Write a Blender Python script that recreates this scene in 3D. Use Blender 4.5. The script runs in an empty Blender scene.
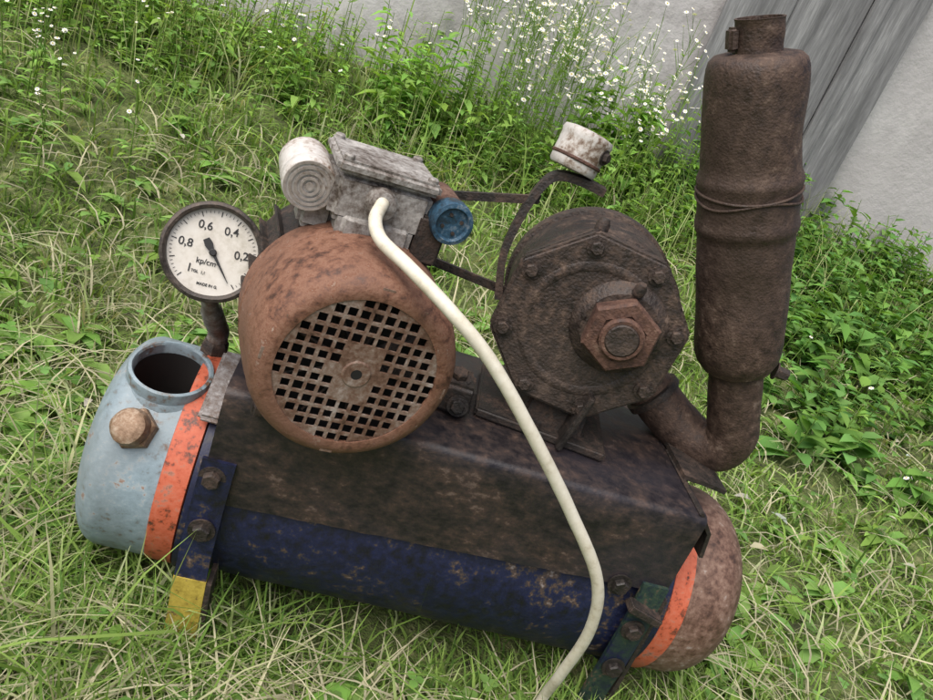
import bpy, bmesh, math, random
import numpy as np
from mathutils import Vector, Matrix, noise
random.seed(7); rng=np.random.default_rng(7)
sc=bpy.context.scene
sc.view_settings.view_transform='Standard'; sc.view_settings.look='None'; sc.view_settings.exposure=0
ZG=0.17
# ---------------------------------------------------------------- materials
def mat(name, cols, scale=14, rough=(.55,.9), metal=0.0, bump=.35, bscale=90, bdist=.004, stretch=(1,1,1), w=.45, fine=7, pits=0.0, grime=None):
    m=bpy.data.materials.new(name); m.use_nodes=True; nt=m.node_tree; N=nt.nodes; L=nt.links
    b=N['Principled BSDF']
    tc=N.new('ShaderNodeTexCoord'); mp=N.new('ShaderNodeMapping'); mp.inputs['Scale'].default_value=stretch
    L.new(tc.outputs['Object'],mp.inputs['Vector'])
    def nz(s,d=6,r=.6,dist=0):
        n=N.new('ShaderNodeTexNoise'); n.inputs['Scale'].default_value=s; n.inputs['Detail'].default_value=d
        n.inputs['Roughness'].default_value=r; n.inputs['Distortion'].default_value=dist
        L.new(mp.outputs[0],n.inputs['Vector']); return n.outputs['Fac']
    def math_(op,a,b_):
        x=N.new('ShaderNodeMath'); x.operation=op
        for i,v in enumerate((a,b_)):
            if isinstance(v,(int,float)): x.inputs[i].default_value=v
            else: L.new(v,x.inputs[i])
        return x.outputs[0]
    n1=nz(scale,4,.6,.6); n2=nz(scale*fine,3,.7)
    f=math_('ADD',math_('MULTIPLY',n1,1-w),math_('MULTIPLY',n2,w))
    cr=N.new('ShaderNodeValToRGB'); L.new(f,cr.inputs[0])
    els=cr.color_ramp.elements
    els[0].position=cols[0][0]; els[0].color=(*cols[0][1],1)
    els[1].position=cols[-1][0]; els[1].color=(*cols[-1][1],1)
    for p,c in cols[1:-1]:
        e=els.new(p); e.color=(*c,1)
    csock=cr.outputs[0]
    if grime:   # large soft patches of a second tone (oil, dust, old paint)
        g=nz(scale*.45,3,.55,.3); mr2=N.new('ShaderNodeMapRange'); mr2.inputs['From Min'].default_value=.46; mr2.inputs['From Max'].default_value=.6
        mr2.inputs['To Max'].default_value=grime[1]; L.new(g,mr2.inputs['Value'])
        mx=N.new('ShaderNodeMix'); mx.data_type='RGBA'; L.new(mr2.outputs[0],mx.inputs[0]); L.new(csock,mx.inputs[6]); mx.inputs[7].default_value=(*grime[0],1); csock=mx.outputs[2]
    L.new(csock,b.inputs['Base Color'])
    mr=N.new('ShaderNodeMapRange'); mr.inputs['From Min'].default_value=.35; mr.inputs['From Max'].default_value=.65
    mr.inputs['To Min'].default_value=rough[0]; mr.inputs['To Max'].default_value=rough[1]
    L.new(f,mr.inputs['Value']); L.new(mr.outputs[0],b.inputs['Roughness'])
    b.inputs['Metallic'].default_value=metal
    if bump>0:
        h=math_('ADD',nz(bscale,3,.7),math_('MULTIPLY',n2,.4))
        if pits>0:
            v=N.new('ShaderNodeTexVoronoi'); v.inputs['Scale'].default_value=bscale*1.5; L.new(mp.outputs[0],v.inputs['Vector'])
            h=math_('ADD',h,math_('MULTIPLY',v.outputs['Distance'],pits))
        bp=N.new('ShaderNodeBump'); bp.inputs['Strength'].default_value=bump; bp.inputs['Distance'].default_value=bdist
        L.new(h,bp.inputs['Height']); L.new(bp.outputs[0],b.inputs['Normal'])
    return m
M={}
M['cowl']=mat('rusty_brown_paint',[(.37,(.055,.023,.013)),(.43,(.115,.049,.028)),(.49,(.165,.074,.042)),(.55,(.20,.102,.064)),(.60,(.15,.060,.032)),(.67,(.29,.215,.165))],12,(.55,.92),.0,.5,260,.0016,w=.68,grime=((.14,.070,.044),.6))
M['grille']=mat('grille_metal',[(.36,(.055,.026,.017)),(.46,(.135,.073,.048)),(.56,(.21,.15,.115)),(.66,(.33,.285,.25))],22,(.5,.8),.1,.4,250,.0015)
M['alu']=mat('weathered_cast_aluminium',[(.37,(.06,.045,.035)),(.44,(.17,.147,.128)),(.52,(.28,.265,.245)),(.64,(.45,.43,.40))],24,(.5,.85),.2,.4,220,.0016)
M['dark']=mat('oily_black_iron',[(.36,(.012,.010,.009)),(.47,(.024,.019,.016)),(.56,(.048,.032,.024)),(.66,(.105,.068,.049))],16,(.45,.88),.1,.6,200,.002,pits=.3)
M['pump']=mat('greasy_cast_iron',[(.37,(.013,.010,.008)),(.44,(.028,.020,.016)),(.51,(.048,.033,.025)),(.57,(.075,.049,.035)),(.64,(.15,.105,.078))],11,(.42,.85),.1,.7,190,.0022,pits=.4,w=.6,grime=((.04,.031,.026),.5))
M['beam']=mat('dark_oiled_steel',[(.37,(.012,.010,.012)),(.45,(.021,.017,.018)),(.53,(.038,.027,.024)),(.6,(.060,.038,.030)),(.67,(.13,.092,.073))],9,(.32,.6),.1,.3,180,.0013,(1,1,1.5),w=.62,grime=((.022,.021,.030),.55))
M['muf']=mat('rusted_muffler_steel',[(.37,(.022,.013,.009)),(.43,(.040,.024,.017)),(.50,(.060,.036,.025)),(.57,(.085,.053,.037)),(.65,(.16,.115,.087))],11,(.5,.88),.1,.6,230,.0018,pits=.4,w=.66,grime=((.054,.035,.026),.6))
M['rust']=mat('brown_rust',[(.34,(.03,.014,.010)),(.45,(.062,.029,.019)),(.54,(.098,.048,.031)),(.64,(.17,.105,.075))],18,(.6,.9),.0,.7,220,.002,pits=.3)
M['caprust']=mat('rusted_tank_end',[(.36,(.05,.026,.018)),(.45,(.105,.056,.038)),(.52,(.155,.09,.064)),(.6,(.21,.135,.10)),(.67,(.31,.26,.23))],12,(.45,.8),.0,.5,220,.0015,w=.65)
M['navy']=mat('navy_blue_paint',[(.37,(.006,.006,.009)),(.44,(.006,.007,.022)),(.54,(.007,.011,.045)),(.565,(.028,.025,.033)),(.61,(.08,.05,.034)),(.68,(.28,.25,.24))],10,(.35,.65),0,.3,200,.0012,w=.55)
M['skyblue']=mat('pale_blue_paint',[(.37,(.12,.07,.045)),(.41,(.15,.17,.175)),(.45,(.19,.25,.28)),(.55,(.23,.30,.34)),(.60,(.30,.345,.36)),(.64,(.26,.16,.11)),(.7,(.2,.1,.06))],11,(.35,.7),0,.3,200,.0012,w=.55,grime=((.16,.18,.18),.5))
M['greymetal']=mat('scraped_grey_metal',[(.34,(.08,.04,.025)),(.45,(.15,.115,.095)),(.55,(.24,.22,.21)),(.66,(.38,.37,.36))],20,(.4,.75),.2,.5,200,.002)
M['orange']=mat('orange_red_paint',[(.37,(.06,.03,.02)),(.42,(.20,.05,.025)),(.47,(.44,.09,.04)),(.57,(.49,.125,.065)),(.61,(.36,.15,.1)),(.66,(.18,.09,.06))],14,(.45,.75),0,.3,200,.0012,w=.6)
M['yellow']=mat('chipped_yellow_paint',[(.38,(.05,.035,.02)),(.44,(.28,.21,.03)),(.57,(.42,.32,.05)),(.64,(.14,.09,.04))],18,(.5,.8),0,.3,180,.0015)
M['green']=mat('dark_green_paint',[(.38,(.01,.012,.04)),(.46,(.010,.022,.026)),(.55,(.022,.045,.028)),(.63,(.12,.07,.05))],16,(.4,.7),0,.3,180,.0015)
M['brass']=mat('tarnished_brass',[(.35,(.07,.04,.025)),(.46,(.16,.095,.055)),(.56,(.25,.165,.105)),(.66,(.40,.32,.24))],25,(.45,.7),.3,.5,200,.0015)
M['porcelain']=mat('dirty_white_plastic',[(.36,(.14,.09,.06)),(.42,(.34,.29,.245)),(.48,(.50,.475,.44)),(.62,(.58,.56,.535)),(.68,(.36,.28,.22))],22,(.4,.7),0,.3,180,.001)
M['tan']=mat('tan_resin',[(.35,(.15,.12,.09)),(.5,(.28,.25,.22)),(.65,(.40,.37,.33))],30,(.5,.8),0,.3,180,.001)
M['bluecap']=mat('blue_cap_paint',[(.38,(.02,.02,.02)),(.46,(.015,.035,.055)),(.56,(.02,.07,.12)),(.66,(.15,.19,.22))],30,(.4,.7),0,.4,180,.0015)
M['cable']=mat('cream_cable',[(.34,(.38,.33,.23)),(.48,(.58,.54,.43)),(.66,(.68,.65,.55))],14,(.4,.6),0,0)
M['dial']=mat('gauge_dial_face',[(.35,(.46,.43,.36)),(.5,(.60,.57,.51)),(.7,(.66,.64,.59))],14,(.4,.5),0,0)
M['ink']=mat('black_ink',[(.3,(.01,.01,.01)),(.7,(.025,.025,.025))],10,(.5,.6),0,.0)
M['bezel']=mat('gauge_bezel',[(.36,(.022,.018,.016)),(.48,(.052,.043,.037)),(.58,(.105,.082,.066)),(.68,(.22,.185,.16))],30,(.4,.8),.3,.5,200,.0015)
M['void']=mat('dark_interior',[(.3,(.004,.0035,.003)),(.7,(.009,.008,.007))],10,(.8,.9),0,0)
M['wall']=mat('rough_concrete_render',[(.38,(.36,.345,.345)),(.46,(.45,.435,.435)),(.54,(.50,.485,.485)),(.62,(.56,.545,.54))],1.8,(.85,.95),0,.5,30,.008,w=.35,fine=9,grime=((.40,.38,.375),.6))
M['board']=mat('weathered_grey_board',[(.38,(.12,.12,.123)),(.46,(.165,.165,.169)),(.54,(.21,.21,.215)),(.62,(.30,.30,.305))],4,(.7,.9),0,.3,40,.003,(4,4,.3))
M['soil']=mat('soil_and_thatch',[(.36,(.035,.04,.014)),(.45,(.07,.09,.025)),(.54,(.12,.155,.045)),(.64,(.22,.22,.10))],9,(.9,1),0,.8,60,.02)

def foliage(name, tr=.35):
    m=bpy.data.materials.new(name); m.use_nodes=True; nt=m.node_tree; N=nt.nodes; L=nt.links
    N.remove(N['Principled BSDF']); out=N['Material Output']
    a=N.new('ShaderNodeVertexColor'); a.layer_name='Col'
    b=N.new('ShaderNodeBsdfDiffuse'); L.new(a.outputs[0],b.inputs['Color'])
    t=N.new('ShaderNodeBsdfTranslucent'); mx=N.new('ShaderNodeMixShader'); mx.inputs[0].default_value=tr
    g=N.new('ShaderNodeMix'); g.data_type='RGBA'; g.blend_type='MULTIPLY'; g.inputs[0].default_value=1
    L.new(a.outputs[0],g.inputs[6]); g.inputs[7].default_value=(1.5,1.5,.7,1)
    L.new(g.outputs[2],t.inputs[0]); L.new(b.outputs[0],mx.inputs[1]); L.new(t.outputs[0],mx.inputs[2]); L.new(mx.outputs[0],out.inputs[0])
    return m
M['leaf']=foliage('leaf_green',.3); M['grass']=foliage('grass_blades',.3); M['petal']=foliage('flower_petals',.2)

# ---------------------------------------------------------------- mesh helpers
def link(o,parent=None):
    sc.collection.objects.link(o)
    if parent: o.parent=parent
    return o
def empty(name,loc=(0,0,ZG),rot=None):
    e=bpy.data.objects.new(name,None); e.empty_display_size=.05; link(e); e.location=loc
    if rot is not None: e.rotation_euler=rot
    return e
def finish(name,bm,m,parent,smooth=True,angle=35):
    bmesh.ops.recalc_face_normals(bm,faces=bm.faces)
    me=bpy.data.meshes.new(name); bm.to_mesh(me); bm.free()
    if smooth:
        for p in me.polygons: p.use_smooth=True
        me.set_sharp_from_angle(angle=math.radians(angle))
    me.materials.append(M[m] if isinstance(m,str) else m)
    return link(bpy.data.objects.new(name,me),parent)
def frame(o,d,up=None):
    z=Vector(d).normalized(); up=Vector(up) if up else (Vector((0,0,1)) if abs(z.z)<.9 else Vector((0,1,0)))
    x=up.cross(z).normalized(); y=z.cross(x)
    m=Matrix((x,y,z)).transposed().to_4x4(); m.translation=Vector(o); return m
def lathe(name,prof,o,d,m,parent,segs=64,jit=0,jscale=30,caps=True,angle=35,sub=0,up=None,cut=None,dents=None):
    P=[]
    if sub:
        for (a,b) in zip(prof[:-1],prof[1:]):
            n=max(1,int(math.hypot(a[0]-b[0],a[1]-b[1])/sub))
            for i in range(n): P.append((a[0]+(b[0]-a[0])*i/n,a[1]+(b[1]-a[1])*i/n))
        P.append(prof[-1])
    else: P=list(prof)
    bm=bmesh.new(); F=frame(o,d,up); rings=[]
    for r,h in P:
        ring=[]
        for i in range(segs):
            a=2*math.pi*(i+.5)/segs
            v=Vector((r*math.cos(a),r*math.sin(a),h))
            if jit:
                n=noise.noise(v*jscale+Vector((r,h,0)))+.5*noise.noise(v*jscale*2.7)
                v.x*=1+n*jit/max(r,.01); v.y*=1+n*jit/max(r,.01)
            w_=F@v
            if dents:
                for (dc,dr,dd) in dents:
                    q=(w_-Vector(dc)).length
                    if q<dr:
                        k=dd*(1-(q/dr)**2)**2; c=F@Vector((0,0,h)); w_=w_+(c-w_).normalized()*k
            ring.append(bm.verts.new(w_))
        rings.append(ring)
    for A,B in zip(rings[:-1],rings[1:]):
        for i in range(segs):
            j=(i+1)%segs; bm.faces.new((A[i],A[j],B[j],B[i]))
    if caps:
        if P[0][0]>1e-5: bm.faces.new(rings[0])
        if P[-1][0]>1e-5: bm.faces.new(rings[-1])
    bmesh.ops.remove_doubles(bm,verts=bm.verts,dist=1e-6)
    if cut:
        co,cd,cr=cut; cd=Vector(cd).normalized(); kill=[]
        for f in bm.faces:
            q=f.calc_center_median()-Vector(co)
            if q.dot(cd)>-.06 and (q-cd*q.dot(cd)).length<cr: kill.append(f)
        bmesh.ops.delete(bm,geom=kill,context='FACES')
    return finish(name,bm,m,parent,True,angle)
def box(name,c,s,m,parent,rot=None,bev=.002,taper=None):
    bm=bmesh.new(); bmesh.ops.create_cube(bm,size=1)
    for v in bm.verts:
        v.co=Vector((v.co.x*s[0],v.co.y*s[1],v.co.z*s[2]))
        if taper and v.co.z>0: v.co.x*=taper; v.co.y*=taper
    if bev: bmesh.ops.bevel(bm,geom=bm.edges[:],offset=bev,segments=3,affect='EDGES')
    mt=Matrix.Translation(c)
    if rot is not None: mt=mt@(rot.to_4x4() if isinstance(rot,Matrix) else Matrix.Rotation(rot[0],4,rot[1]))
    bm.transform(mt); return finish(name,bm,m,parent)
def bolt(name,o,d,r,parent,m='dark',h=None):
    h=h or r*.8
    lathe(name+'_washer',[(0,0),(r*1.45,0),(r*1.45,r*.22),(0,r*.22)],o,d,m,parent,20)
    o2=Vector(o)+Vector(d).normalized()*r*.2
    return lathe(name,[(r,0),(r,h*.8),(r*.86,h),(0,h)],o2,d,m,parent,6,angle=25)
def catmull(pts,n=10):
    P=[Vector(p) for p in pts]; P=[P[0]*2-P[1]]+P+[P[-1]*2-P[-2]]; out=[]
    for i in range(1,len(P)-2):
        p0,p1,p2,p3=P[i-1:i+3]
        for k in range(n):
            t=k/n; out.append(.5*((2*p1)+(p2-p0)*t+(2*p0-5*p1+4*p2-p3)*t*t+(3*p1-p0-3*p2+p3)*t**3))
    out.append(P[-2]); return out
def tube(name,pts,r,m,parent,n=10,segs=20,jit=0,flat=None):
    C=catmull(pts,n); bm=bmesh.new(); rings=[]; prev=None
    for i,p in enumerate(C):
        t=(C[min(i+1,len(C)-1)]-C[max(i-1,0)]).normalized()
        if prev is None: x=t.orthogonal().normalized()
        else: x=(prev-t*prev.dot(t)).normalized()
        prev=x; y=t.cross(x)
        rr=r(i/(len(C)-1)) if callable(r) else r
        ring=[]
        for k in range(segs):
            a=2*math.pi*k/segs; q=rr*(1+jit*noise.noise(p*60+Vector((math.cos(a),math.sin(a),0))*1.2))
            ring.append(bm.verts.new(p+x*math.cos(a)*q+y*math.sin(a)*q))
        rings.append(ring)
    for A,B in zip(rings[:-1],rings[1:]):
        for i in range(segs):
            j=(i+1)%segs; bm.faces.new((A[i],A[j],B[j],B[i]))
    bm.faces.new(rings[0]); bm.faces.new(rings[-1])
    return finish(name,bm,m,parent,True,50)
def strip(name,pts,wdir,w,th,m,parent,ndir=None):
    W=Vector(wdir).normalized()*w/2; P=[Vector(p) for p in pts]; bm=bmesh.new(); R=[]
    for i,p in enumerate(P):
        t=(P[min(i+1,len(P)-1)]-P[max(i-1,0)]).normalized(); n=t.cross(W).normalized()*th/2
        R.append([bm.verts.new(p+W+n),bm.verts.new(p-W+n),bm.verts.new(p-W-n),bm.verts.new(p+W-n)])
    for A,B in zip(R[:-1],R[1:]):
        for i in range(4):
            j=(i+1)%4; bm.faces.new((A[i],A[j],B[j],B[i]))
    bm.faces.new(R[0]); bm.faces.new(R[-1])
    bmesh.ops.bevel(bm,geom=[e for e in bm.edges if e.calc_face_angle(0)>1],offset=min(th,w)*.18,segments=2,affect='EDGES')
    return finish(name,bm,m,parent,True,30)

# ---------------------------------------------------------------- TANK
T=empty('air_tank')
R0=.132
lathe('tank_shell',[(R0,-.30),(R0,.29)],(0,0,0),(1,0,0),'navy',T,96,.0008,12,caps=False,sub=.03)
def dome(depth,n=14,rimr=R0):
    return [(rimr*max(0,math.cos(i/n*math.pi/2))**.75 if i<n else 0, depth*math.sin(i/n*math.pi/2)) for i in range(n+1)]
nd=Vector((.0,-.22,.97)).normalized(); no=Vector((-.373,-.030,.101))
lathe('end_cap_blue',[(R0+.001,0),(R0+.001,.062)]+[(r,.062+h) for r,h in dome(.040)[1:]],(-.345,0,0),(-1,0,0),'skyblue',T,180,.0008,12,sub=.005,cut=(no,nd,.0425))
lathe('orange_ring_a',[(R0,0),(R0+.0035,.001),(R0+.0035,.031),(R0,.032)],(-.314,0,0),(-1,0,0),'orange',T,96,.0008,14)
lathe('flange_ring_a',[(R0,0),(R0+.006,.0005),(R0+.006,.016),(R0,.0165)],(-.2965,0,0),(-1,0,0),'navy',T,96)
lathe('end_cap_rusty',[(R0+.001,0),(R0+.001,.040)]+[(r,.040+h) for r,h in dome(.072)[1:]],(.318,0,0),(1,0,0),'caprust',T,96,.0008,12,sub=.012)
lathe('orange_ring_b',[(R0,0),(R0+.0035,.001),(R0+.0035,.027),(R0,.028)],(.29,0,0),(1,0,0),'orange',T,96,.0008,14)
lathe('flange_ring_b',[(R0,0),(R0+.006,.0005),(R0+.006,.014),(R0,.0145)],(.2745,0,0),(1,0,0),'navy',T,96)
lathe('filler_neck',[(.0475,0),(.0475,.032),(.0465,.0355),(.0430,.0365),(.0412,.034),(.0408,-.03)],no,nd,'skyblue',T,64,.0006,30,caps=False)
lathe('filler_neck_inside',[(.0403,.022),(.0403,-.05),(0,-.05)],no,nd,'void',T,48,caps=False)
lathe('neck_weld',[(.0475,-.004),(.053,.012),(.0505,.018),(.0475,.022)],no,nd,'skyblue',T,64,.0012,60,caps=False)
box('collar_plate',(-.307,-.045,.134),(.038,.11,.010),'greymetal',T,Matrix.Rotation(.32,3,'X'),.004)
lathe('gauge_boss',[(.018,-.006),(.017,.018),(.013,.024),(0,.024)],(-.341,.032,.127),(0,-.1,1),'dark',T,6)
pn=Vector((-.28,-.74,.61)).normalized(); po=Vector((-.385,-.099,.084))
lathe('brass_plug_hex',[(.0235,-.006),(.0245,-.002),(.0245,.008),(.0225,.010),(0,.010)],po,pn,'brass',T,6,.0006,60,angle=25)
lathe('brass_plug',[(.021,.009),(.021,.018),(.0195,.024),(.014,.028),(0,.0295)],po,pn,'brass',T,40,.0012,60,sub=.004)
strip('leg_strap_front_a',[(-.287,-.139,.10),(-.287,-.143,.03),(-.286,-.146,-.03),(-.284,-.150,-.06)],(1,0,0),.036,.006,'navy',T)
strip('leg_foot_front_a',[(-.284,-.151,-.058),(-.28,-.156,-.11),(-.277,-.16,-.168)],(1,0,0),.037,.007,'yellow',T)
strip('leg_foot_side_a',[(-.262,-.135,-.06),(-.258,-.138,-.11),(-.256,-.14,-.168)],(0,1,0),.04,.006,'dark',T)
strip('leg_strap_front_b',[(.252,-.139,.08),(.252,-.143,.02),(.253,-.142,-.05),(.254,-.138,-.10),(.256,-.136,-.168)],(1,0,0),.034,.006,'green',T)
strip('leg_foot_side_b',[(.274,-.118,.06),(.276,-.12,-.05),(.278,-.12,-.168)],(0,1,0),.045,.006,'dark',T)
for s in (-.284,.254):
    strip('leg_back',[(s,.139,.09),(s,.143,0),(s,.15,-.168)],(1,0,0),.036,.006,'navy',T)
for i,(x,z,y) in enumerate([(-.29,.078,-.141),(-.286,.01,-.147),(.208,.068,-.137),(.25,.012,-.147),(.254,-.055,-.146)]):
    bolt('clamp_bolt_%d'%i,(x,y,z),(0,-1,0),.0105,T,'dark')
box('clamp_lug',(.249,-.15,.045),(.05,.02,.012),'dark',T,(.3,'Y'),.002)
# ---------------------------------------------------------------- BEAM (channel)
bm=bmesh.new()
nx=60
def bz(x): return .040+.030*(x+.30)/.57
secs=[]
for i in range(nx+1):
    x=-.30+.571*i/nx
    w=.0022*noise.noise(Vector((x*9,0,0))); w2=.0016*noise.noise(Vector((x*14,3,0)))
    zb=bz(x)+.0015*noise.noise(Vector((x*40,7,0))); zt=.187; Yf=.136
    prof=[(-Yf,zb),(-Yf+w,zb+.04),(-Yf+w*1.5,zt-.03),(-Yf+w2*.5,zt-.008),(-Yf+.003,zt-.0025+w2*.5),(-Yf+.009,zt+w2*.6),(-.07,zt+w),(0,zt-w),(.07,zt+w),(Yf-.009,zt),(Yf-.003,zt-.0025),(Yf,zt-.008),(Yf,zb),
          (Yf-.003,zb),(Yf-.003,zt-.012),(Yf-.012,zt-.006),(-Yf+.012,zt-.006),(-Yf+.0045,zt-.012),(-Yf+.0035,zb)]
    secs.append([bm.verts.new((x,y,z)) for y,z in prof])
for A,B in zip(secs[:-1],secs[1:]):
    n=len(A)
    for i in range(n): bm.faces.new((A[i],A[(i+1)%n],B[(i+1)%n],B[i]))
bm.faces.new(secs[0]); bm.faces.new(secs[-1])
finish('mounting_channel',bm,'beam',T,True,40)
strip('channel_corner_gusset',[(.262,.02,.193),(.29,.02,.192),(.325,.02,.188)],(0,1,0),.16,.006,'dark',T)
strip('channel_corner_gusset_drop',[(.262,-.06,.19),(.285,-.06,.165),(.292,-.06,.13)],(0,1,0),.14,.005,'dark',T)

# ---------------------------------------------------------------- MOTOR
MO=empty('electric_motor',(-.183,-.2,.278+ZG),(0,0,math.radians(12)))
back=(0,1,0)
lathe('fan_cowl',[(.0775,.004),(.0775,0),(.084,-.001),(.091,.002),(.0965,.008),(.1005,.017),(.1040,.032),(.106,.055),(.106,.10),(.1068,.101),(.1068,.132),(.104,.134),(.100,.134)],(0,0,0),back,'cowl',MO,128,.0009,14,caps=False,sub=.006,dents=[((.05,.03,.095),.05,.004),((-.1,.04,-.02),.045,.003)])
lathe('stator_body',[(0,.05),(.055,.05),(.055,.045),(.09,.05),(.097,.128),(.097,.24),(.09,.262),(.05,.27),(.02,.275),(0,.275)],(0,0,0),back,'dark',MO,72)
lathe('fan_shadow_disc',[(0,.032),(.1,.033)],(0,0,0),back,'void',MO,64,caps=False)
for i in range(9):
    a=i*2*math.pi/9
    box('fan_blade_%d'%i,(.045*math.cos(a),.022,.045*math.sin(a)),(.045,.012,.002),'dark',MO,Matrix.Rotation(-a,3,'Y')@Matrix.Rotation(.5,3,'X'),0)
for i in range(28):
    a=i*2*math.pi/28
    if 60<math.degrees(a)<120: continue
    box('cooling_fin_%d'%i,(.1*math.cos(a),.19,.1*math.sin(a)),(.012,.1,.003),'dark',MO,Matrix.Rotation(-a,3,'Y'),.0008)
bm=bmesh.new(); p=.0122; hw=.0046; n=8; y0,y1=.0012,.0036
def quadbox(x0,x1,z0,z1):
    vs=[bm.verts.new((x,y,z)) for y in (y0,y1) for x,z in ((x0,z0),(x1,z0),(x1,z1),(x0,z1))]
    for f in ((0,1,2,3),(7,6,5,4),(0,4,5,1),(1,5,6,2),(2,6,7,3),(3,7,4,0)): bm.faces.new([vs[k] for k in f])
for i in range(-n,n+1):
    for j in range(-n,n+1):
        cx,cz=i*p,j*p; r=math.hypot(cx,cz)
        if r>.086: continue
        hole = r<.0755 and not (abs(i)+abs(j)<=2 or (abs(i)<=1 and abs(j)<=2))
        h=p/2; hh_=hw*random.uniform(.9,1.05)
        if not hole: quadbox(cx-h,cx+h,cz-h,cz+h)
        else:
            quadbox(cx-h,cx-hh_,cz-h,cz+h); quadbox(cx+hh_,cx+h,cz-h,cz+h)
            quadbox(cx-hh_,cx+hh_,cz-h,cz-hh_); quadbox(cx-hh_,cx+hh_,cz+hh_,cz+h)
bm.transform(Matrix.Rotation(math.radians(3),4,'Y'))
finish('fan_grille',bm,'grille',MO,False)
lathe('grille_centre_washer',[(.0055,0),(.0055,-.0006),(.013,-.0006),(.0145,.0007)],(0,.0005,0),back,'grille',MO,32,caps=False)
lathe('grille_centre_hole',[(0,0),(.0054,0)],(0,.0002,0),back,'void',MO,24,caps=False)
box('terminal_neck',(0,.135,.098),(.078,.085,.05),'alu',MO,None,.008)
box('terminal_box_body',(0,.145,.134),(.100,.09,.05),'alu',MO,None,.007)
box('terminal_box_lid',(0,.145,.1645),(.106,.098,.013),'alu',MO,None,.004)
for i,(x,y) in enumerate([(-.043,.106),(.043,.106),(-.043,.184),(.043,.184)]):
    lathe('lid_screw_%d'%i,[(.0055,0),(.0055,.003),(.004,.0045),(0,.0045)],(x,y,.171),(0,0,1),'alu',MO,16)
lathe('cable_gland',[(.016,0),(.016,.008),(.0135,.012),(.0135,.018),(.009,.020),(0,.020)],(-.003,.103,.138),(0,-1,.1),'alu',MO,24,.0005,60)
box('motor_foot',(0,.13,-.093),(.15,.15,.014),'dark',MO,None,.003)
ca_=Vector((-.071,.112,.133))
lathe('capacitor_body_a',[(.024,.0),(.0265,.004),(.0265,.018),(.0258,.019),(.0258,.024),(.0265,.025),(.0265,.07),(.024,.075),(0,.075)],ca_,(0,1,.05),'porcelain',MO,40,.0006,40,sub=.006)
for k,(r0,r1) in enumerate([(.0,.004),(.0068,.0095),(.0120,.0147),(.0172,.0199),(.0222,.0248)]):
    lathe('capacitor_ring_%d'%k,[(max(r0,.0001),.002),(max(r0,.0001),-.0015-.0004*(4-k)),(r1,-.0015-.0004*(4-k)),(r1,.002)],ca_,(0,1,.05),'tan',MO,40,caps=True)
lathe('capacitor_face',[(0,0.0005),(.0245,.0005)],ca_,(0,1,.05),'rust',MO,40,caps=False)
cb_=Vector((.0705,.088,.140))
lathe('capacitor_body_b',[(.0205,.006),(.0215,.006),(.0215,.075),(0,.075)],cb_,(0,1,0),'rust',MO,40,.0006,40,sub=.006)
lathe('capacitor_cap_b',[(0,.003),(.004,.002),(.0155,.002),(.0175,-.002),(.0215,-.001),(.0225,.003),(.0225,.018),(.0215,.02)],cb_,(0,1,0),'bluecap',MO,40,.0005,60,caps=False)
for k in range(4):
    a=k*math.pi/2+.4
    lathe('cap_screw_%d'%k,[(.002,0),(.002,-.002),(0,-.002)],cb_+Vector((.010*math.cos(a),.002,.010*math.sin(a))),(0,1,0),'dark',MO,8)
box('capacitor_clamp',(.056,.12,.113),(.03,.05,.05),'dark',MO,None,.003)
box('capacitor_clamp_a',(-.055,.145,.108),(.035,.04,.045),'alu',MO,None,.006)

# ---------------------------------------------------------------- PUMP
PU=empty('rotary_vane_pump',(.062,-.06,.341+ZG),(0,0,math.radians(-9)))
def poly_plate(name,rad,sides,y0,y1,m,parent,rot=0,bev=.003,c=(0,0)):
    bm=bmesh.new()
    vs=[bm.verts.new((c[0]+rad*math.cos(2*math.pi*i/sides+rot),y0,c[1]+rad*math.sin(2*math.pi*i/sides+rot))) for i in range(sides)]
    f=bm.faces.new(vs); r=bmesh.ops.extrude_face_region(bm,geom=[f])
    for v in r['geom']:
        if isinstance(v,bmesh.types.BMVert): v.co.y=y1
    bmesh.ops.bevel(bm,geom=bm.edges[:],offset=bev,segments=3,affect='EDGES')
    bmesh.ops.triangulate(bm,faces=[f for f in bm.faces if len(f.verts)>4])
    return finish(name,bm,m,parent,True,25)
PR=.32
poly_plate('pump_end_plate',.1145,8,0,.016,'pump',PU,PR,.0035)
poly_plate('pump_end_plate_rear',.113,8,.0175,.032,'pump',PU,PR,.003)
lathe('pump_face_rib',[(.070,0),(.072,-.0010),(.080,-.0010),(.082,0)],(0,0,0),back,'pump',PU,64,.0006,40,caps=False)
lathe('pump_casing',[(.092,.03),(.102,.033),(.104,.04),(.104,.125),(.108,.127),(.108,.15),(.1,.158),(.05,.165),(0,.165)],(0.004,0,0.004),back,'pump',PU,72,.0008,18,sub=.012)
for i in range(8):
    a=PR+2*math.pi*(i)/8
    bolt('pump_bolt_%d'%i,(.098*math.cos(a),-.001,.098*math.sin(a)),(0,-1,0),.0078,PU,'pump')
hc=Vector((.029,0,.016))
lathe('hub_cover',[(.056,0),(.054,-.004),(.047,-.008),(.044,-.012),(0,-.012)],hc,back,'pump',PU,48,.0006,50,sub=.006)
lathe('hub_hex',[(.043,0),(.044,-.018),(.041,-.022),(.028,-.023),(.027,-.020),(0,-.020)],hc+Vector((0,-.011,0)),back,'rust',PU,6,angle=25)
lathe('hub_nut',[(.0245,0),(.025,-.008),(.0225,-.011),(.019,-.011)],hc+Vector((0,-.03,0)),back,'rust',PU,40,.0004,60,caps=False)
lathe('hub_shaft',[(.0192,.0),(.0192,-.010),(.017,-.0125),(0,-.0125)],hc+Vector((0,-.03,0)),back,'pump',PU,32,.0004,60)
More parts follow.
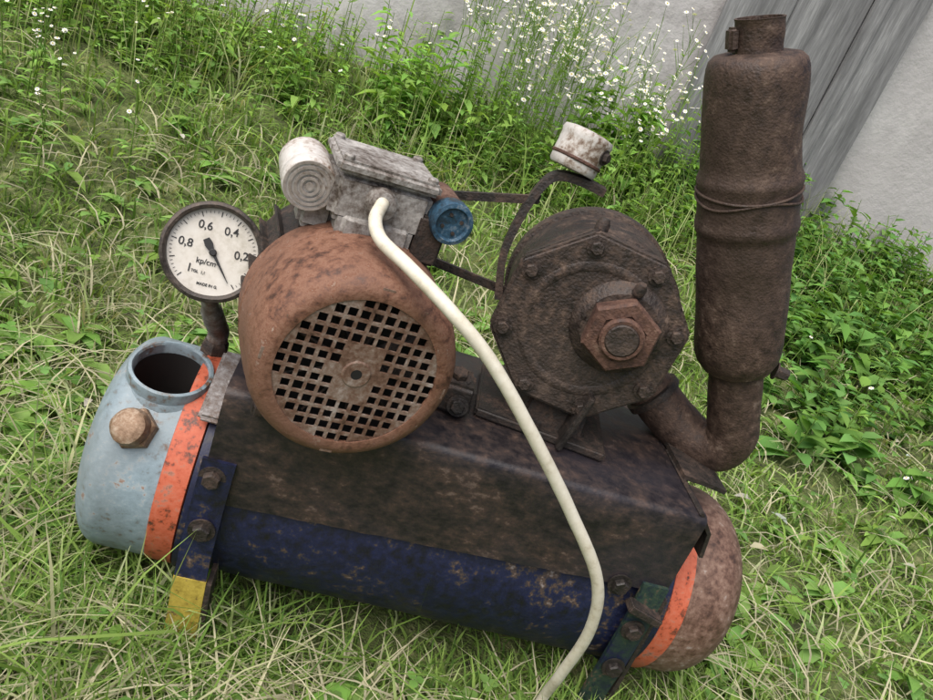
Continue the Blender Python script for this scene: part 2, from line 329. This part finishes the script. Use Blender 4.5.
lathe('grease_nipple',[(.007,0),(.007,.008),(.004,.014),(0,.014)],hc+Vector((0,-.012,.048)),(0,-.4,1),'dark',PU,12)
box('pump_pedestal',(.01,.07,-.114),(.085,.11,.075),'dark',PU,None,.006,.8)
box('pump_base_plate',(.0,.07,-.147),(.17,.14,.012),'dark',PU,None,.003)
box('pump_web_rib',(.03,.01,-.111),(.008,.05,.08),'dark',PU,(.15,'Y'),.002)
box('pump_foot_bracket',(-.118,.01,-.134),(.05,.055,.04),'dark',PU,(.1,'Z'),.006)
bolt('pump_foot_bolt',(-.118,.005,-.114),(0,-.2,1),.011,PU,'dark')
bolt('pump_foot_bolt_b',(-.108,-.02,-.137),(0,-1,.2),.009,PU,'dark')
strip('lifting_strap',catmull([(-.108,.03,-.01),(-.121,.035,.04),(-.118,.04,.09),(-.108,.045,.128),(-.095,.05,.142),(-.07,.052,.145),(-.04,.055,.142)],6),(0,1,0),.022,.009,'dark',PU)
strip('link_bar_upper',[(-.20,.04,.080),(-.15,.042,.096),(-.105,.045,.110)],(0,0,1),.010,.006,'dark',PU)
strip('link_bar_lower',[(-.20,.045,-.002),(-.09,.04,-.004)],(0,0,1),.010,.005,'dark',PU)
cd=Vector((.10,.16,1)).normalized(); cc=Vector((-.084,.055,.152))
lathe('oil_cup_white',[(.0,0),(.026,.0),(.028,.003),(.0295,.034),(.0305,.038),(.029,.043),(.02,.045),(0,.045)],cc,cd,'porcelain',PU,48,.0010,50,sub=.005)
lathe('oil_cup_band',[(.0290,.0),(.0300,.001),(.0300,.003),(.0290,.004)],cc+cd*.010,cd,'rust',PU,48,.0006,50,caps=False)
bolt('cup_screw',cc+Vector((.027,-.012,.026)),(.8,-.6,.1),.006,PU,'dark')
lathe('top_nipple',[(.008,0),(.008,.01),(.005,.016),(0,.016)],(-.03,.03,.104),(0,0,1),'dark',PU,12)

# ---------------------------------------------------------------- MUFFLER
MU=empty('exhaust_muffler')
B=Vector((.2815,0,.343)); Tp=Vector((.127,0,.666)); ad=(Tp-B).normalized()
K=.945
mp_=[(.035,-.012),(.045,-.008),(.0525,.004),(.0555,.016),(.0565,.03),(.0580,.17),(.0605,.174),(.0618,.178),(.0618,.184),(.0597,.19),(.0597,.225),(.0612,.229),(.0617,.233),(.060,.238),(.058,.243),(.0575,.25),(.0570,.342),(.0560,.352),(.0535,.359),(.048,.364),(.032,.367),(0,.368)]
lathe('muffler_can',[(r*K,h) for r,h in mp_],B,ad,'muf',MU,96,.0011,18,sub=.006,dents=[(B+ad*.09+Vector((-.02,-.055,0)),.05,.004),(B+ad*.3+Vector((.05,-.03,0)),.045,.003)])
nb=B+ad*.360
lathe('outlet_neck',[(.027,0),(.0255,.012),(.0255,.038),(.0262,.040),(.0235,.040),(.023,.01)],nb,ad,'muf',MU,48,.0012,50,caps=False,sub=.005)
lathe('outlet_neck_dark_disc',[(0,.022),(.0235,.02)],nb,ad,'void',MU,32,caps=False)  # near-black disc: the shade down the open neck is put into its colour
box('outlet_lug',nb+ad*.018+Vector((-.029,-.005,-.01)),(.010,.016,.024),'muf',MU,(-.44,'Y'),.003)
for nm,h0,h1,f_,ph in (('clamp_wire',.212,.004,3,0),('clamp_wire_b',.219,.003,2,1)):
    tube(nm,[B+ad*(h0+h1*math.sin(a*f_+ph))+ (Vector((0,1,0))*math.sin(a)+ad.cross(Vector((0,1,0)))*math.cos(a))*.0610*K for a in [i*2*math.pi/24 for i in range(25)]],.0017,'muf',MU,3,8)
tube('muffler_pipe',[B+ad*.0,B-ad*.03,B-ad*.075,B-ad*.110,Vector((.326,.008,.216)),Vector((.300,.03,.206)),Vector((.255,.052,.226)),Vector((.2,.07,.26)),Vector((.14,.075,.29))],.0335,'muf',MU,8,40,.03)
lathe('pipe_collar',[(.035,0),(.039,.001),(.039,.010),(.035,.011)],Vector((.235,.058,.238)),Vector((-.8,.25,.5)),'dark',MU,40,.001,40)
bolt('muffler_bracket_bolt',(.322,-.02,.352),(1,-.3,0),.008,MU,'dark',.016)

# ---------------------------------------------------------------- GAUGE
gn=Vector((.10,-.93,.36)).normalized()
gm=frame((0,0,0),gn,(0,0,1))
GP=Vector((-.356,-.052,.294)); GS=.985
GA=empty('pressure_gauge',GP+Vector((0,0,ZG))); GA.rotation_euler=gm.to_euler(); GA.scale=(GS,GS,GS)
lathe('gauge_case',[(0,-.03),(.046,-.03),(.05,-.027),(.050,-.002),(.0530,.0),(.0545,.004),(.0535,.008),(.0505,.0095),(.0480,.008),(.0470,.003),(.0470,-.001)],(0,0,0),(0,0,1),'bezel',GA,96,.0004,40,caps=False)
lathe('gauge_dial',[(0,0),(.0472,0)],(0,0,0),(0,0,1),'dial',GA,64,caps=False)
def txt(s,x,y,size,rot=0,name='dial_number'):
    c=bpy.data.curves.new(name,'FONT'); c.body=s; c.size=size; c.align_x='CENTER'; c.align_y='CENTER'; c.extrude=.0001; c.offset=.0001
    c.materials.append(M['ink']); o=link(bpy.data.objects.new(name,c),GA); o.location=(x,y,.0006); o.rotation_euler=(0,0,rot); return o
bm=bmesh.new()
a0=-48; a1=228
for i in range(51):
    a=math.radians(a0+(a1-a0)*i/50); big=i%5==0
    r0,r1=(.039,.0445) if big else (.0418,.0445); w=.0005 if big else .00025
    d=Vector((math.cos(a),math.sin(a),0)); q=Vector((-d.y,d.x,0))*w
    vs=[bm.verts.new(d*r+q*s+Vector((0,0,.0006))) for r,s in ((r0,-1),(r1,-1),(r1,1),(r0,1))]; bm.faces.new(vs)
finish('dial_ticks',bm,'ink',GA,False)
for s,k in (('0,2',.2),('0,4',.4),('0,6',.6),('0,8',.8),('1',1.0)):
    a=math.radians(a0+(a1-a0)*k); txt(s,.0295*math.cos(a),.0295*math.sin(a),.0125,.12 if k<.5 else 0)
txt('kp/cm²',-.003,-.012,.0085); txt('TGL  1,6',-.010,-.024,.0042); txt('MADE IN G.',.002,-.036,.0042)
na=math.radians(a0-4)
bm=bmesh.new(); d=Vector((math.cos(na),math.sin(na),0)); q=Vector((-d.y,d.x,0)); zz=Vector((0,0,.003))
for poly in ([(-.016,-.0035),(-.009,-.0045),(0,-.0018),(.036,-.0004),(.036,.0004),(0,.0018),(-.009,.0045),(-.016,.0035)],):
    t=[bm.verts.new(d*a+q*b+zz) for a,b in poly]; u_=[bm.verts.new(d*a+q*b+zz-Vector((0,0,.0008))) for a,b in poly]
    bm.faces.new(t); bm.faces.new(u_[::-1])
    for i in range(len(t)): bm.faces.new((t[i],t[(i+1)%len(t)],u_[(i+1)%len(t)],u_[i]))
finish('gauge_needle',bm,'ink',GA,False)
lathe('needle_hub',[(.004,0.0005),(.004,.004),(.003,.005),(0,.005)],(0,0,0),(0,0,1),'ink',GA,20)
iv=gm.inverted()
def g(p): return (iv@(Vector(p)-GP))/GS
st=[g((-.355,-.036,.258)),g((-.352,-.028,.228)),g((-.346,.004,.19)),g((-.341,.029,.165)),g((-.341,.032,.145))]
tube('gauge_stem',st,lambda t:.0095 if t<.35 else .0125,'greymetal',GA,6,20,.1)

# ---------------------------------------------------------------- CABLE
CA=empty('power_cable')
tube('cable_sheath',[(-.205,-.118,.421),(-.208,-.145,.411),(-.198,-.167,.401),(-.170,-.19,.393),(-.125,-.22,.376),(-.0766,-.23,.3457),(-.016,-.235,.291),(.057,-.235,.217),(.121,-.235,.142),(.149,-.225,.0657),(.16,-.2,-.034),(.167,-.18,-.105),(.15,-.22,-.158),(.05,-.38,-.160),(-.2,-.5,-.158),(-.5,-.52,-.158)],.0066,'cable',CA,10,16,.03)

# ---------------------------------------------------------------- TERRAIN
def terr(x,y):
    x=np.asarray(x,float); y=np.asarray(y,float)
    s=np.log1p(np.exp((y-.45)*6))/6; s=np.minimum(s,2.15)
    h=.213*s
    h=h-.035*np.clip(x-1.3,0,3)*np.clip(s,0,1)
    h=h+.012*np.sin(3.1*x+1.3)*np.sin(2.7*y+.4)+.006*np.sin(9*x+2*y)*np.cos(8*y-3*x)
    near=np.exp(-((x/.6)**2+(y/.35)**2)); return h*(1-near)
def axis(lo,hi,n,dlo,dhi):
    core=np.linspace(dlo,dhi,n); l=dlo-np.geomspace(.1,dlo-lo,14)[::-1]; r=dhi+np.geomspace(.1,hi-dhi,14); return np.concatenate([l,core,r])
ax=axis(-60,60,130,-3,5); ay=axis(-60,60,90,-1.2,3)
X,Yg=np.meshgrid(ax,ay); Z=terr(X,Yg)
me=bpy.data.meshes.new('ground'); co=np.stack([X,Yg,Z],-1).reshape(-1,3); W_=len(ax); H_=len(ay)
fc=[(j*W_+i,j*W_+i+1,(j+1)*W_+i+1,(j+1)*W_+i) for j in range(H_-1) for i in range(W_-1)]
me.from_pydata(co.tolist(),[],fc); me.materials.append(M['soil'])
for p_ in me.polygons: p_.use_smooth=True
link(bpy.data.objects.new('ground',me))
WL=empty('concrete_wall',(0,2.5,0))
bm=bmesh.new(); bmesh.ops.create_grid(bm,x_segments=160,y_segments=30,size=1)
for v in bm.verts:
    x,z=v.co.x*8,v.co.y*1.25+1.25
    v.co=Vector((x,-.08+.02*noise.noise(Vector((x*.8,z*.8,0)))+.006*noise.noise(Vector((x*4,z*4,1))),z))
finish('wall_face',bm,'wall',WL)
box('wall_core',(0,.06,1.25),(16,.2,2.5),'wall',WL,None,0)
BO=empty('weathered_board_panel',(1.3,2.34,0))
xs=[-.385,-.12,.17,.235,.40]
for i in range(4):
    w=xs[i+1]-xs[i]-.004
    box('board_%d'%i,((xs[i]+xs[i+1])/2,.0+.006*(i%2)-(.012 if i==2 else 0),1.1),(w,.022,2.2),'board',BO,(.003*(i-2),'Y'),.003)

# ---------------------------------------------------------------- GRASS (single mesh)
camp=np.array([-.2355,-.838])
def vnoise(x,y,s,seed=0):
    r=np.random.default_rng(seed); out=0
    for k in range(6):
        a=r.uniform(0,2*np.pi); f=s*r.uniform(.6,2.2); out=out+np.sin((x*np.cos(a)+y*np.sin(a))*f+r.uniform(0,6.28))
    return out/6
def sample(n,rmin,rmax,a0=-48,a1=56):
    r=np.exp(rng.uniform(np.log(rmin),np.log(rmax),n)); a=np.radians(rng.uniform(a0,a1,n))
    x=camp[0]+r*np.sin(a+math.radians(10)); y=camp[1]+r*np.cos(a+math.radians(10)); return x,y,r
def blades(name,x,y,r,H,Wd,bend,col,mname,seg=3,z0=0):
    n=len(x); z=terr(x,y)+z0; az=rng.uniform(0,2*np.pi,n)
    dx,dy=np.cos(az),np.sin(az); px,py=-dy,dx
    tw=rng.uniform(-.9,.9,n)
    verts=np.zeros((n,2*seg+1,3)); cols=np.zeros((n,2*seg+1,4)); cols[...,3]=1
    for k in range(seg+1):
        t=k/seg
        hh=H*(t*(1-np.minimum(bend,1.1)*.62*t)); out=H*bend*(t**1.6)*.95
        cx=x+dx*out; cy=y+dy*out; cz=z+hh-.004
        w=Wd*(1-t**2.2)*.5*(.75+.25*min(1,t*3))
        qx=px*np.cos(tw*t)-dx*np.sin(tw*t); qy=py*np.cos(tw*t)-dy*np.sin(tw*t)
        if k<seg:
            verts[:,2*k]=np.stack([cx+qx*w,cy+qy*w,cz],-1); verts[:,2*k+1]=np.stack([cx-qx*w,cy-qy*w,cz+w*.6],-1)
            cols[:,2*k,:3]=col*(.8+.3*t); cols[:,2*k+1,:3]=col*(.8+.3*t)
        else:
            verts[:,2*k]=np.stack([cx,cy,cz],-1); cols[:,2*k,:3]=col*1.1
    nv=2*seg+1; base=np.arange(n)*nv
    quads=np.stack([np.stack([base+2*k,base+2*k+1,base+2*k+3,base+2*k+2],-1) for k in range(seg-1)],1).reshape(-1)
    tris=np.stack([base+2*seg-2,base+2*seg-1,base+2*seg],-1).reshape(-1)
    me=bpy.data.meshes.new(name); nq=n*(seg-1)
    me.vertices.add(n*nv); me.vertices.foreach_set('co',verts.reshape(-1))
    me.loops.add(len(quads)+len(tris)); me.loops.foreach_set('vertex_index',np.concatenate([quads,tris]).astype(np.int32))
    me.polygons.add(nq+n)
    ls=np.concatenate([np.arange(nq)*4,nq*4+np.arange(n)*3]).astype(np.int32)
    me.polygons.foreach_set('loop_start',ls)
    me.update(calc_edges=True); me.validate()
    ca=me.color_attributes.new('Col','FLOAT_COLOR','POINT'); ca.data.foreach_set('color',cols.reshape(-1))
    me.materials.append(M[mname]); me.polygons.foreach_set('use_smooth',np.ones(len(me.polygons),bool))
    return link(bpy.data.objects.new(name,me))
N=98000
x,y,r=sample(N,.42,5.2)
keep=(y<2.4)
foot=(np.abs(x)<.42)&(np.abs(y)<.13)
keep&=~(foot&(rng.random(N)<.6))
dn=vnoise(x,y,9,3)+.5*vnoise(x,y,25,4)
keep&=(rng.random(N)<np.clip(.8+dn*.9,.3,1))
x,y,r,dn=x[keep],y[keep],r[keep],dn[keep]; foot=foot[keep]; n=len(x)
back_=np.clip((y-.9)/1.5,0,1)
H=rng.gamma(3.2,.31,n)*(.052+.065*np.clip(vnoise(x,y,5,5)+.2,0,1))*(1+1.3*back_**1.5)
H=np.where(foot,np.minimum(H,.04),H)
Wd=rng.uniform(.0016,.0056,n)*(.78+.27*r)
bend=np.clip(rng.normal(.8,.38,n),.05,1.6)
pal=np.array([[.145,.25,.055],[.21,.335,.075],[.28,.41,.105],[.10,.19,.045],[.36,.45,.18],[.47,.47,.28],[.53,.49,.33],[.39,.44,.24]])
pr=np.array([.20,.26,.20,.12,.11,.03,.02,.06])
idx=rng.choice(8,n,p=pr)
dry=(vnoise(x,y,4,9)+.35*(x<-.3)*(y<1.2)+.10*(y<.2)+.05>.33)&(rng.random(n)<.38); idx=np.where(dry,rng.integers(4,8,n),idx)
col=pal[idx]*rng.uniform(.70,1.12,(n,1))*(1+.28*vnoise(x,y,3,11))[:,None]
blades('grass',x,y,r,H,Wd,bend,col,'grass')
n=2200; x=rng.uniform(-.5,.6,n); y=rng.normal(-.19,.035,n); k=vnoise(x,y,14,31)>-.08; x=x[k];y=y[k]; n=len(x)
col=pal[rng.integers(0,3,n)]*rng.uniform(.7,1.05,(n,1))
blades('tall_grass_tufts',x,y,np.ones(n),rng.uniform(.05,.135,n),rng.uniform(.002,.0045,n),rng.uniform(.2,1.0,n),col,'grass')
n=6000; x,y,r=sample(n,.42,3.2); k=(y<1.9)&~((np.abs(x)<.45)&(np.abs(y)<.15)); x,y,r=x[k],y[k],r[k]; n=len(x)
col=np.array([[.54,.51,.35]])*rng.uniform(.6,1.1,(n,1))
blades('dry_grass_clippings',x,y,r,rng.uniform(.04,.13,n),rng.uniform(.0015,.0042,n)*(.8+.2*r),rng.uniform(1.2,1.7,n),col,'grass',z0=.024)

# ---------------------------------------------------------------- LEAFY STUFF
class Leaves:
    def __init__(s): s.v=[];s.f=[];s.c=[]
    def leaf(s,p,d,up,L,Wd,col,fold=.25,droop=.3):
        d=Vector(d).normalized(); x=d.cross(Vector(up)); 
        if x.length<1e-3: x=d.orthogonal()
        x.normalize(); n=x.cross(d); b=len(s.v); p=Vector(p)
        pts=[(0,0,0),(.3,.42,1),(.3,-.42,1),(.65,.38,1),(.65,-.38,1),(1,0,0),(.3,0,0),(.65,0,0)]
        for t,w,e in pts:
            s.v.append(p+d*L*t+x*Wd*w+n*(fold*abs(w)*Wd)-Vector((0,0,1))*droop*L*t*t); s.c.append((*[q*(.9+.2*t) for q in col],1))
        s.f+=[(b,b+6,b+1),(b,b+2,b+6),(b+1,b+6,b+7,b+3),(b+6,b+2,b+4,b+7),(b+3,b+7,b+5),(b+7,b+4,b+5)]
    def stem(s,a,b_,w,col):
        a=Vector(a);b_=Vector(b_);t=(b_-a).normalized();x=t.orthogonal().normalized();y=t.cross(x);b=len(s.v)
        for p,q in ((a,w),(b_,w*.6)):
            for k in range(3):
                an=k*2.094; s.v.append(p+(x*math.cos(an)+y*math.sin(an))*q); s.c.append((*col,1))
        for k in range(3): s.f.append((b+k,b+(k+1)%3,b+3+(k+1)%3,b+3+k))
    def disc(s,p,n,r,col,cc,pet=8):
        n=Vector(n).normalized(); x=n.orthogonal().normalized(); y=n.cross(x); p=Vector(p); b=len(s.v)
        a0=random.random()*6
        for k in range(pet*2):
            a=a0+k*math.pi/pet; q=r if k%2==0 else r*.72
            s.v.append(p+(x*math.cos(a)+y*math.sin(a))*q+n*r*.12); s.c.append((*col,1))
        s.f.append(tuple(range(b,b+pet*2)))
        b=len(s.v)
        for k in range(6):
            a=k*math.pi/3; s.v.append(p+(x*math.cos(a)+y*math.sin(a))*r*.3+n*r*.3); s.c.append((*cc,1))
        s.f.append(tuple(range(b,b+6)))
    def make(s,name,m='leaf'):
        me=bpy.data.meshes.new(name); me.from_pydata([tuple(v) for v in s.v],[],s.f)
        ca=me.color_attributes.new('Col','FLOAT_COLOR','POINT'); ca.data.foreach_set('color',np.array(s.c,dtype=np.float32).reshape(-1))
        me.materials.append(M[m]); 
        for p_ in me.polygons: p_.use_smooth=True
        return link(bpy.data.objects.new(name,me))
def tz(x,y): return float(terr(x,y))
def rv(): 
    a=random.random()*6.283; return Vector((math.cos(a),math.sin(a),0))
def jc(c,s=.25):
    k=random.uniform(1-s,1+s); return (c[0]*k*random.uniform(.9,1.15),c[1]*k,c[2]*k*random.uniform(.8,1.2))
def herb(Lv,x,y,h,nl,ls,col,lw=.5,lean=.15):
    b=Vector((x,y,tz(x,y))); t=b+Vector((0,0,h))+rv()*h*lean; mid=(b+t)/2+rv()*h*.04
    Lv.stem(b,mid,.0022,(.14,.22,.05)); Lv.stem(mid,t,.0018,(.16,.26,.06))
    for i in range(nl):
        q=(i+.5)/nl; p=b.lerp(mid,q*2) if q<.5 else mid.lerp(t,q*2-1)
        d=rv()+Vector((0,0,random.uniform(.1,.7))); L=ls*(1.15-.55*q)*random.uniform(.7,1.2)
        Lv.leaf(p,d,(0,0,1),L,L*lw,jc(col),random.uniform(.1,.5),random.uniform(.1,.7))
LW=Leaves()
for i in range(820):
    x=random.uniform(.95,3.6); y=random.uniform(.7,2.38)
    if random.random()>.3+.7*min(1,max(0,(y-.7)/.8)): continue
    herb(LW,x,y,random.uniform(.08,.27)*(.7+.5*(y-1)/1.3),random.randint(7,15),random.uniform(.045,.11),(.13,.26,.065),.62)
for i in range(460):
    x=random.uniform(-1.9,1.2); y=random.uniform(1.65,2.38)
    herb(LW,x,y,random.uniform(.10,.33),random.randint(8,16),random.uniform(.04,.085),(.20,.35,.08),.42)
for (cx,cy,h,ls,n_) in [(-.15,1.95,.42,.12,7),(-.02,1.85,.38,.11,6),(.62,2.15,.45,.13,9),(.75,2.2,.40,.12,8),(.85,2.1,.35,.1,6)]:
    for k in range(n_):
        herb(LW,cx+random.gauss(0,.08),cy+random.gauss(0,.05),h*random.uniform(.6,1.1),11,ls,(.22,.40,.09),.5)
LW.make('broadleaf_weeds')
LC=Leaves()
xs_,ys_,rs_=sample(6500,.45,4.5)
cl=vnoise(xs_,ys_,6,21)
for x,y,c in zip(xs_,ys_,cl):
    if y>2.3 or (abs(x)<.45 and abs(y)<.16): continue
    if random.random()>.25+.9*max(0,c): continue
    z=tz(x,y)+random.uniform(.02,.06); p=Vector((x,y,z)); s_=random.uniform(.008,.018)
    a=random.random()*6.28; c_=jc((.14,.26,.065),.35)
    for k in range(3):
        d=Vector((math.cos(a+k*2.09),math.sin(a+k*2.09),random.uniform(-.1,.3))); LC.leaf(p,d,(0,0,1),s_,s_*.95,c_,.15,.1)
for i in range(560):
    x,y,_=[float(q[0]) for q in sample(1,.5,3)]
    if abs(x)<.5 and abs(y)<.2: continue
    z=tz(x,y)
    for k in range(random.randint(4,8)):
        L=random.uniform(.03,.10); LC.leaf((x,y,z+.02),rv()+Vector((0,0,random.uniform(.2,1))),(0,0,1),L,L*random.uniform(.25,.42),jc((.18,.32,.08)),.3,.5)
for i in range(90):
    x,y,_=[float(q[0]) for q in sample(1,.5,2.6)]
    if abs(x)<.5 and abs(y)<.2: continue
    L=random.uniform(.02,.05); LC.leaf((x,y,tz(x,y)+.04),rv()+Vector((0,0,.2)),(0,0,1),L,L*.5,jc((.42,.44,.36),.15),.5,.2)
LC.make('clover_and_ground_leaves')
LF=Leaves()
def daisy(x,y,h,nf,fr=.009):
    b=Vector((x,y,tz(x,y))); t=b+Vector((0,0,h))+rv()*h*.12
    LF.stem(b,t,.002,(.18,.30,.06))
    for i in range(10):
        q=random.uniform(.1,.85); LF.leaf(b.lerp(t,q),rv()+Vector((0,0,.6)),(0,0,1),.055,.014,jc((.20,.35,.08)),.2,.4)
    for i in range(nf):
        s0=b.lerp(t,random.uniform(.6,.95)); e=s0+rv()*random.uniform(.02,.09)*h*1.6+Vector((0,0,random.uniform(.03,.11)))
        LF.stem(s0,e,.0011,(.18,.30,.07)); LF.disc(e,rv()*random.uniform(0,.9)+Vector((0,-.3,1)),fr*random.uniform(.6,1.25),(.78,.78,.76),(.6,.45,.05))
for i in range(75):
    x=random.gauss(.38,.2); y=random.uniform(1.7,2.3); daisy(x,y,random.uniform(.34,.68),random.randint(6,14))
for i in range(14):
    x=random.uniform(-1.7,0.0); y=random.uniform(1.5,2.2); daisy(x,y,random.uniform(.2,.32),random.randint(3,6),.008)
for i in range(14):
    x=random.uniform(.72,1.0); y=random.uniform(1.9,2.3); daisy(x,y,random.uniform(.35,.55),random.randint(4,9))
for i in range(24):
    x=random.uniform(-1.35,-.75); y=random.uniform(.6,1.7); daisy(x,y,random.uniform(.12,.24),random.randint(2,6),.0065)
for i in range(14):
    x=random.uniform(.9,2.5); y=random.uniform(.5,1.6); daisy(x,y,random.uniform(.1,.2),random.randint(1,2),.006)
LF.make('white_wildflowers','petal')
n=1300; x=rng.uniform(-2,3.5,n); y=rng.uniform(1.5,2.38,n); r=np.full(n,3.)
col=np.array([[.38,.43,.20]])*rng.uniform(.7,1.3,(n,1))
blades('tall_grass_stalks',x,y,r,rng.uniform(.15,.40,n),rng.uniform(.002,.004,n),rng.uniform(.1,.6,n),col,'grass')

# ---------------------------------------------------------------- CAMERA / LIGHT
a=Vector((.938,.284,.2)).normalized(); u=Vector((.342,-.854,-.391)); u=(u-a*u.dot(a)).normalized(); Yv=u.cross(a)
Rr=Vector((a.x,Yv.x,u.x)); Dd=Vector((a.y,Yv.y,u.y)); Ff=Vector((a.z,Yv.z,u.z))
cd_=bpy.data.cameras.new('camera'); cam=link(bpy.data.objects.new('camera',cd_)); cd_.sensor_width=36; cd_.lens=760/933*36
cd_.clip_start=.02; cd_.clip_end=300
mw=Matrix((Rr,-Dd,-Ff)).transposed().to_4x4(); mw.translation=Vector((-.2355,-.8382,.6133+ZG)); cam.matrix_world=mw
sc.camera=cam
el,az=60,226   # sun direction: azimuth measured from +X ccw
sd=Vector((math.cos(math.radians(el))*math.cos(math.radians(az)),math.cos(math.radians(el))*math.sin(math.radians(az)),math.sin(math.radians(el))))
sl=bpy.data.lights.new('sun','SUN'); so=link(bpy.data.objects.new('sun',sl)); sl.energy=4.0; sl.angle=math.radians(70); sl.color=(1,.97,.94)
so.rotation_euler=sd.to_track_quat('Z','Y').to_euler(); so.location=sd*5
w=bpy.data.worlds.new('World'); sc.world=w; w.use_nodes=True; nt=w.node_tree
sk=nt.nodes.new('ShaderNodeTexSky'); sk.sky_type='NISHITA'; sk.sun_disc=False; sk.sun_elevation=math.radians(el); sk.sun_rotation=math.radians(90-az)
sk.dust_density=5; sk.air_density=.6
nt.links.new(sk.outputs[0],nt.nodes['Background'].inputs[0]); nt.nodes['Background'].inputs[1].default_value=.15
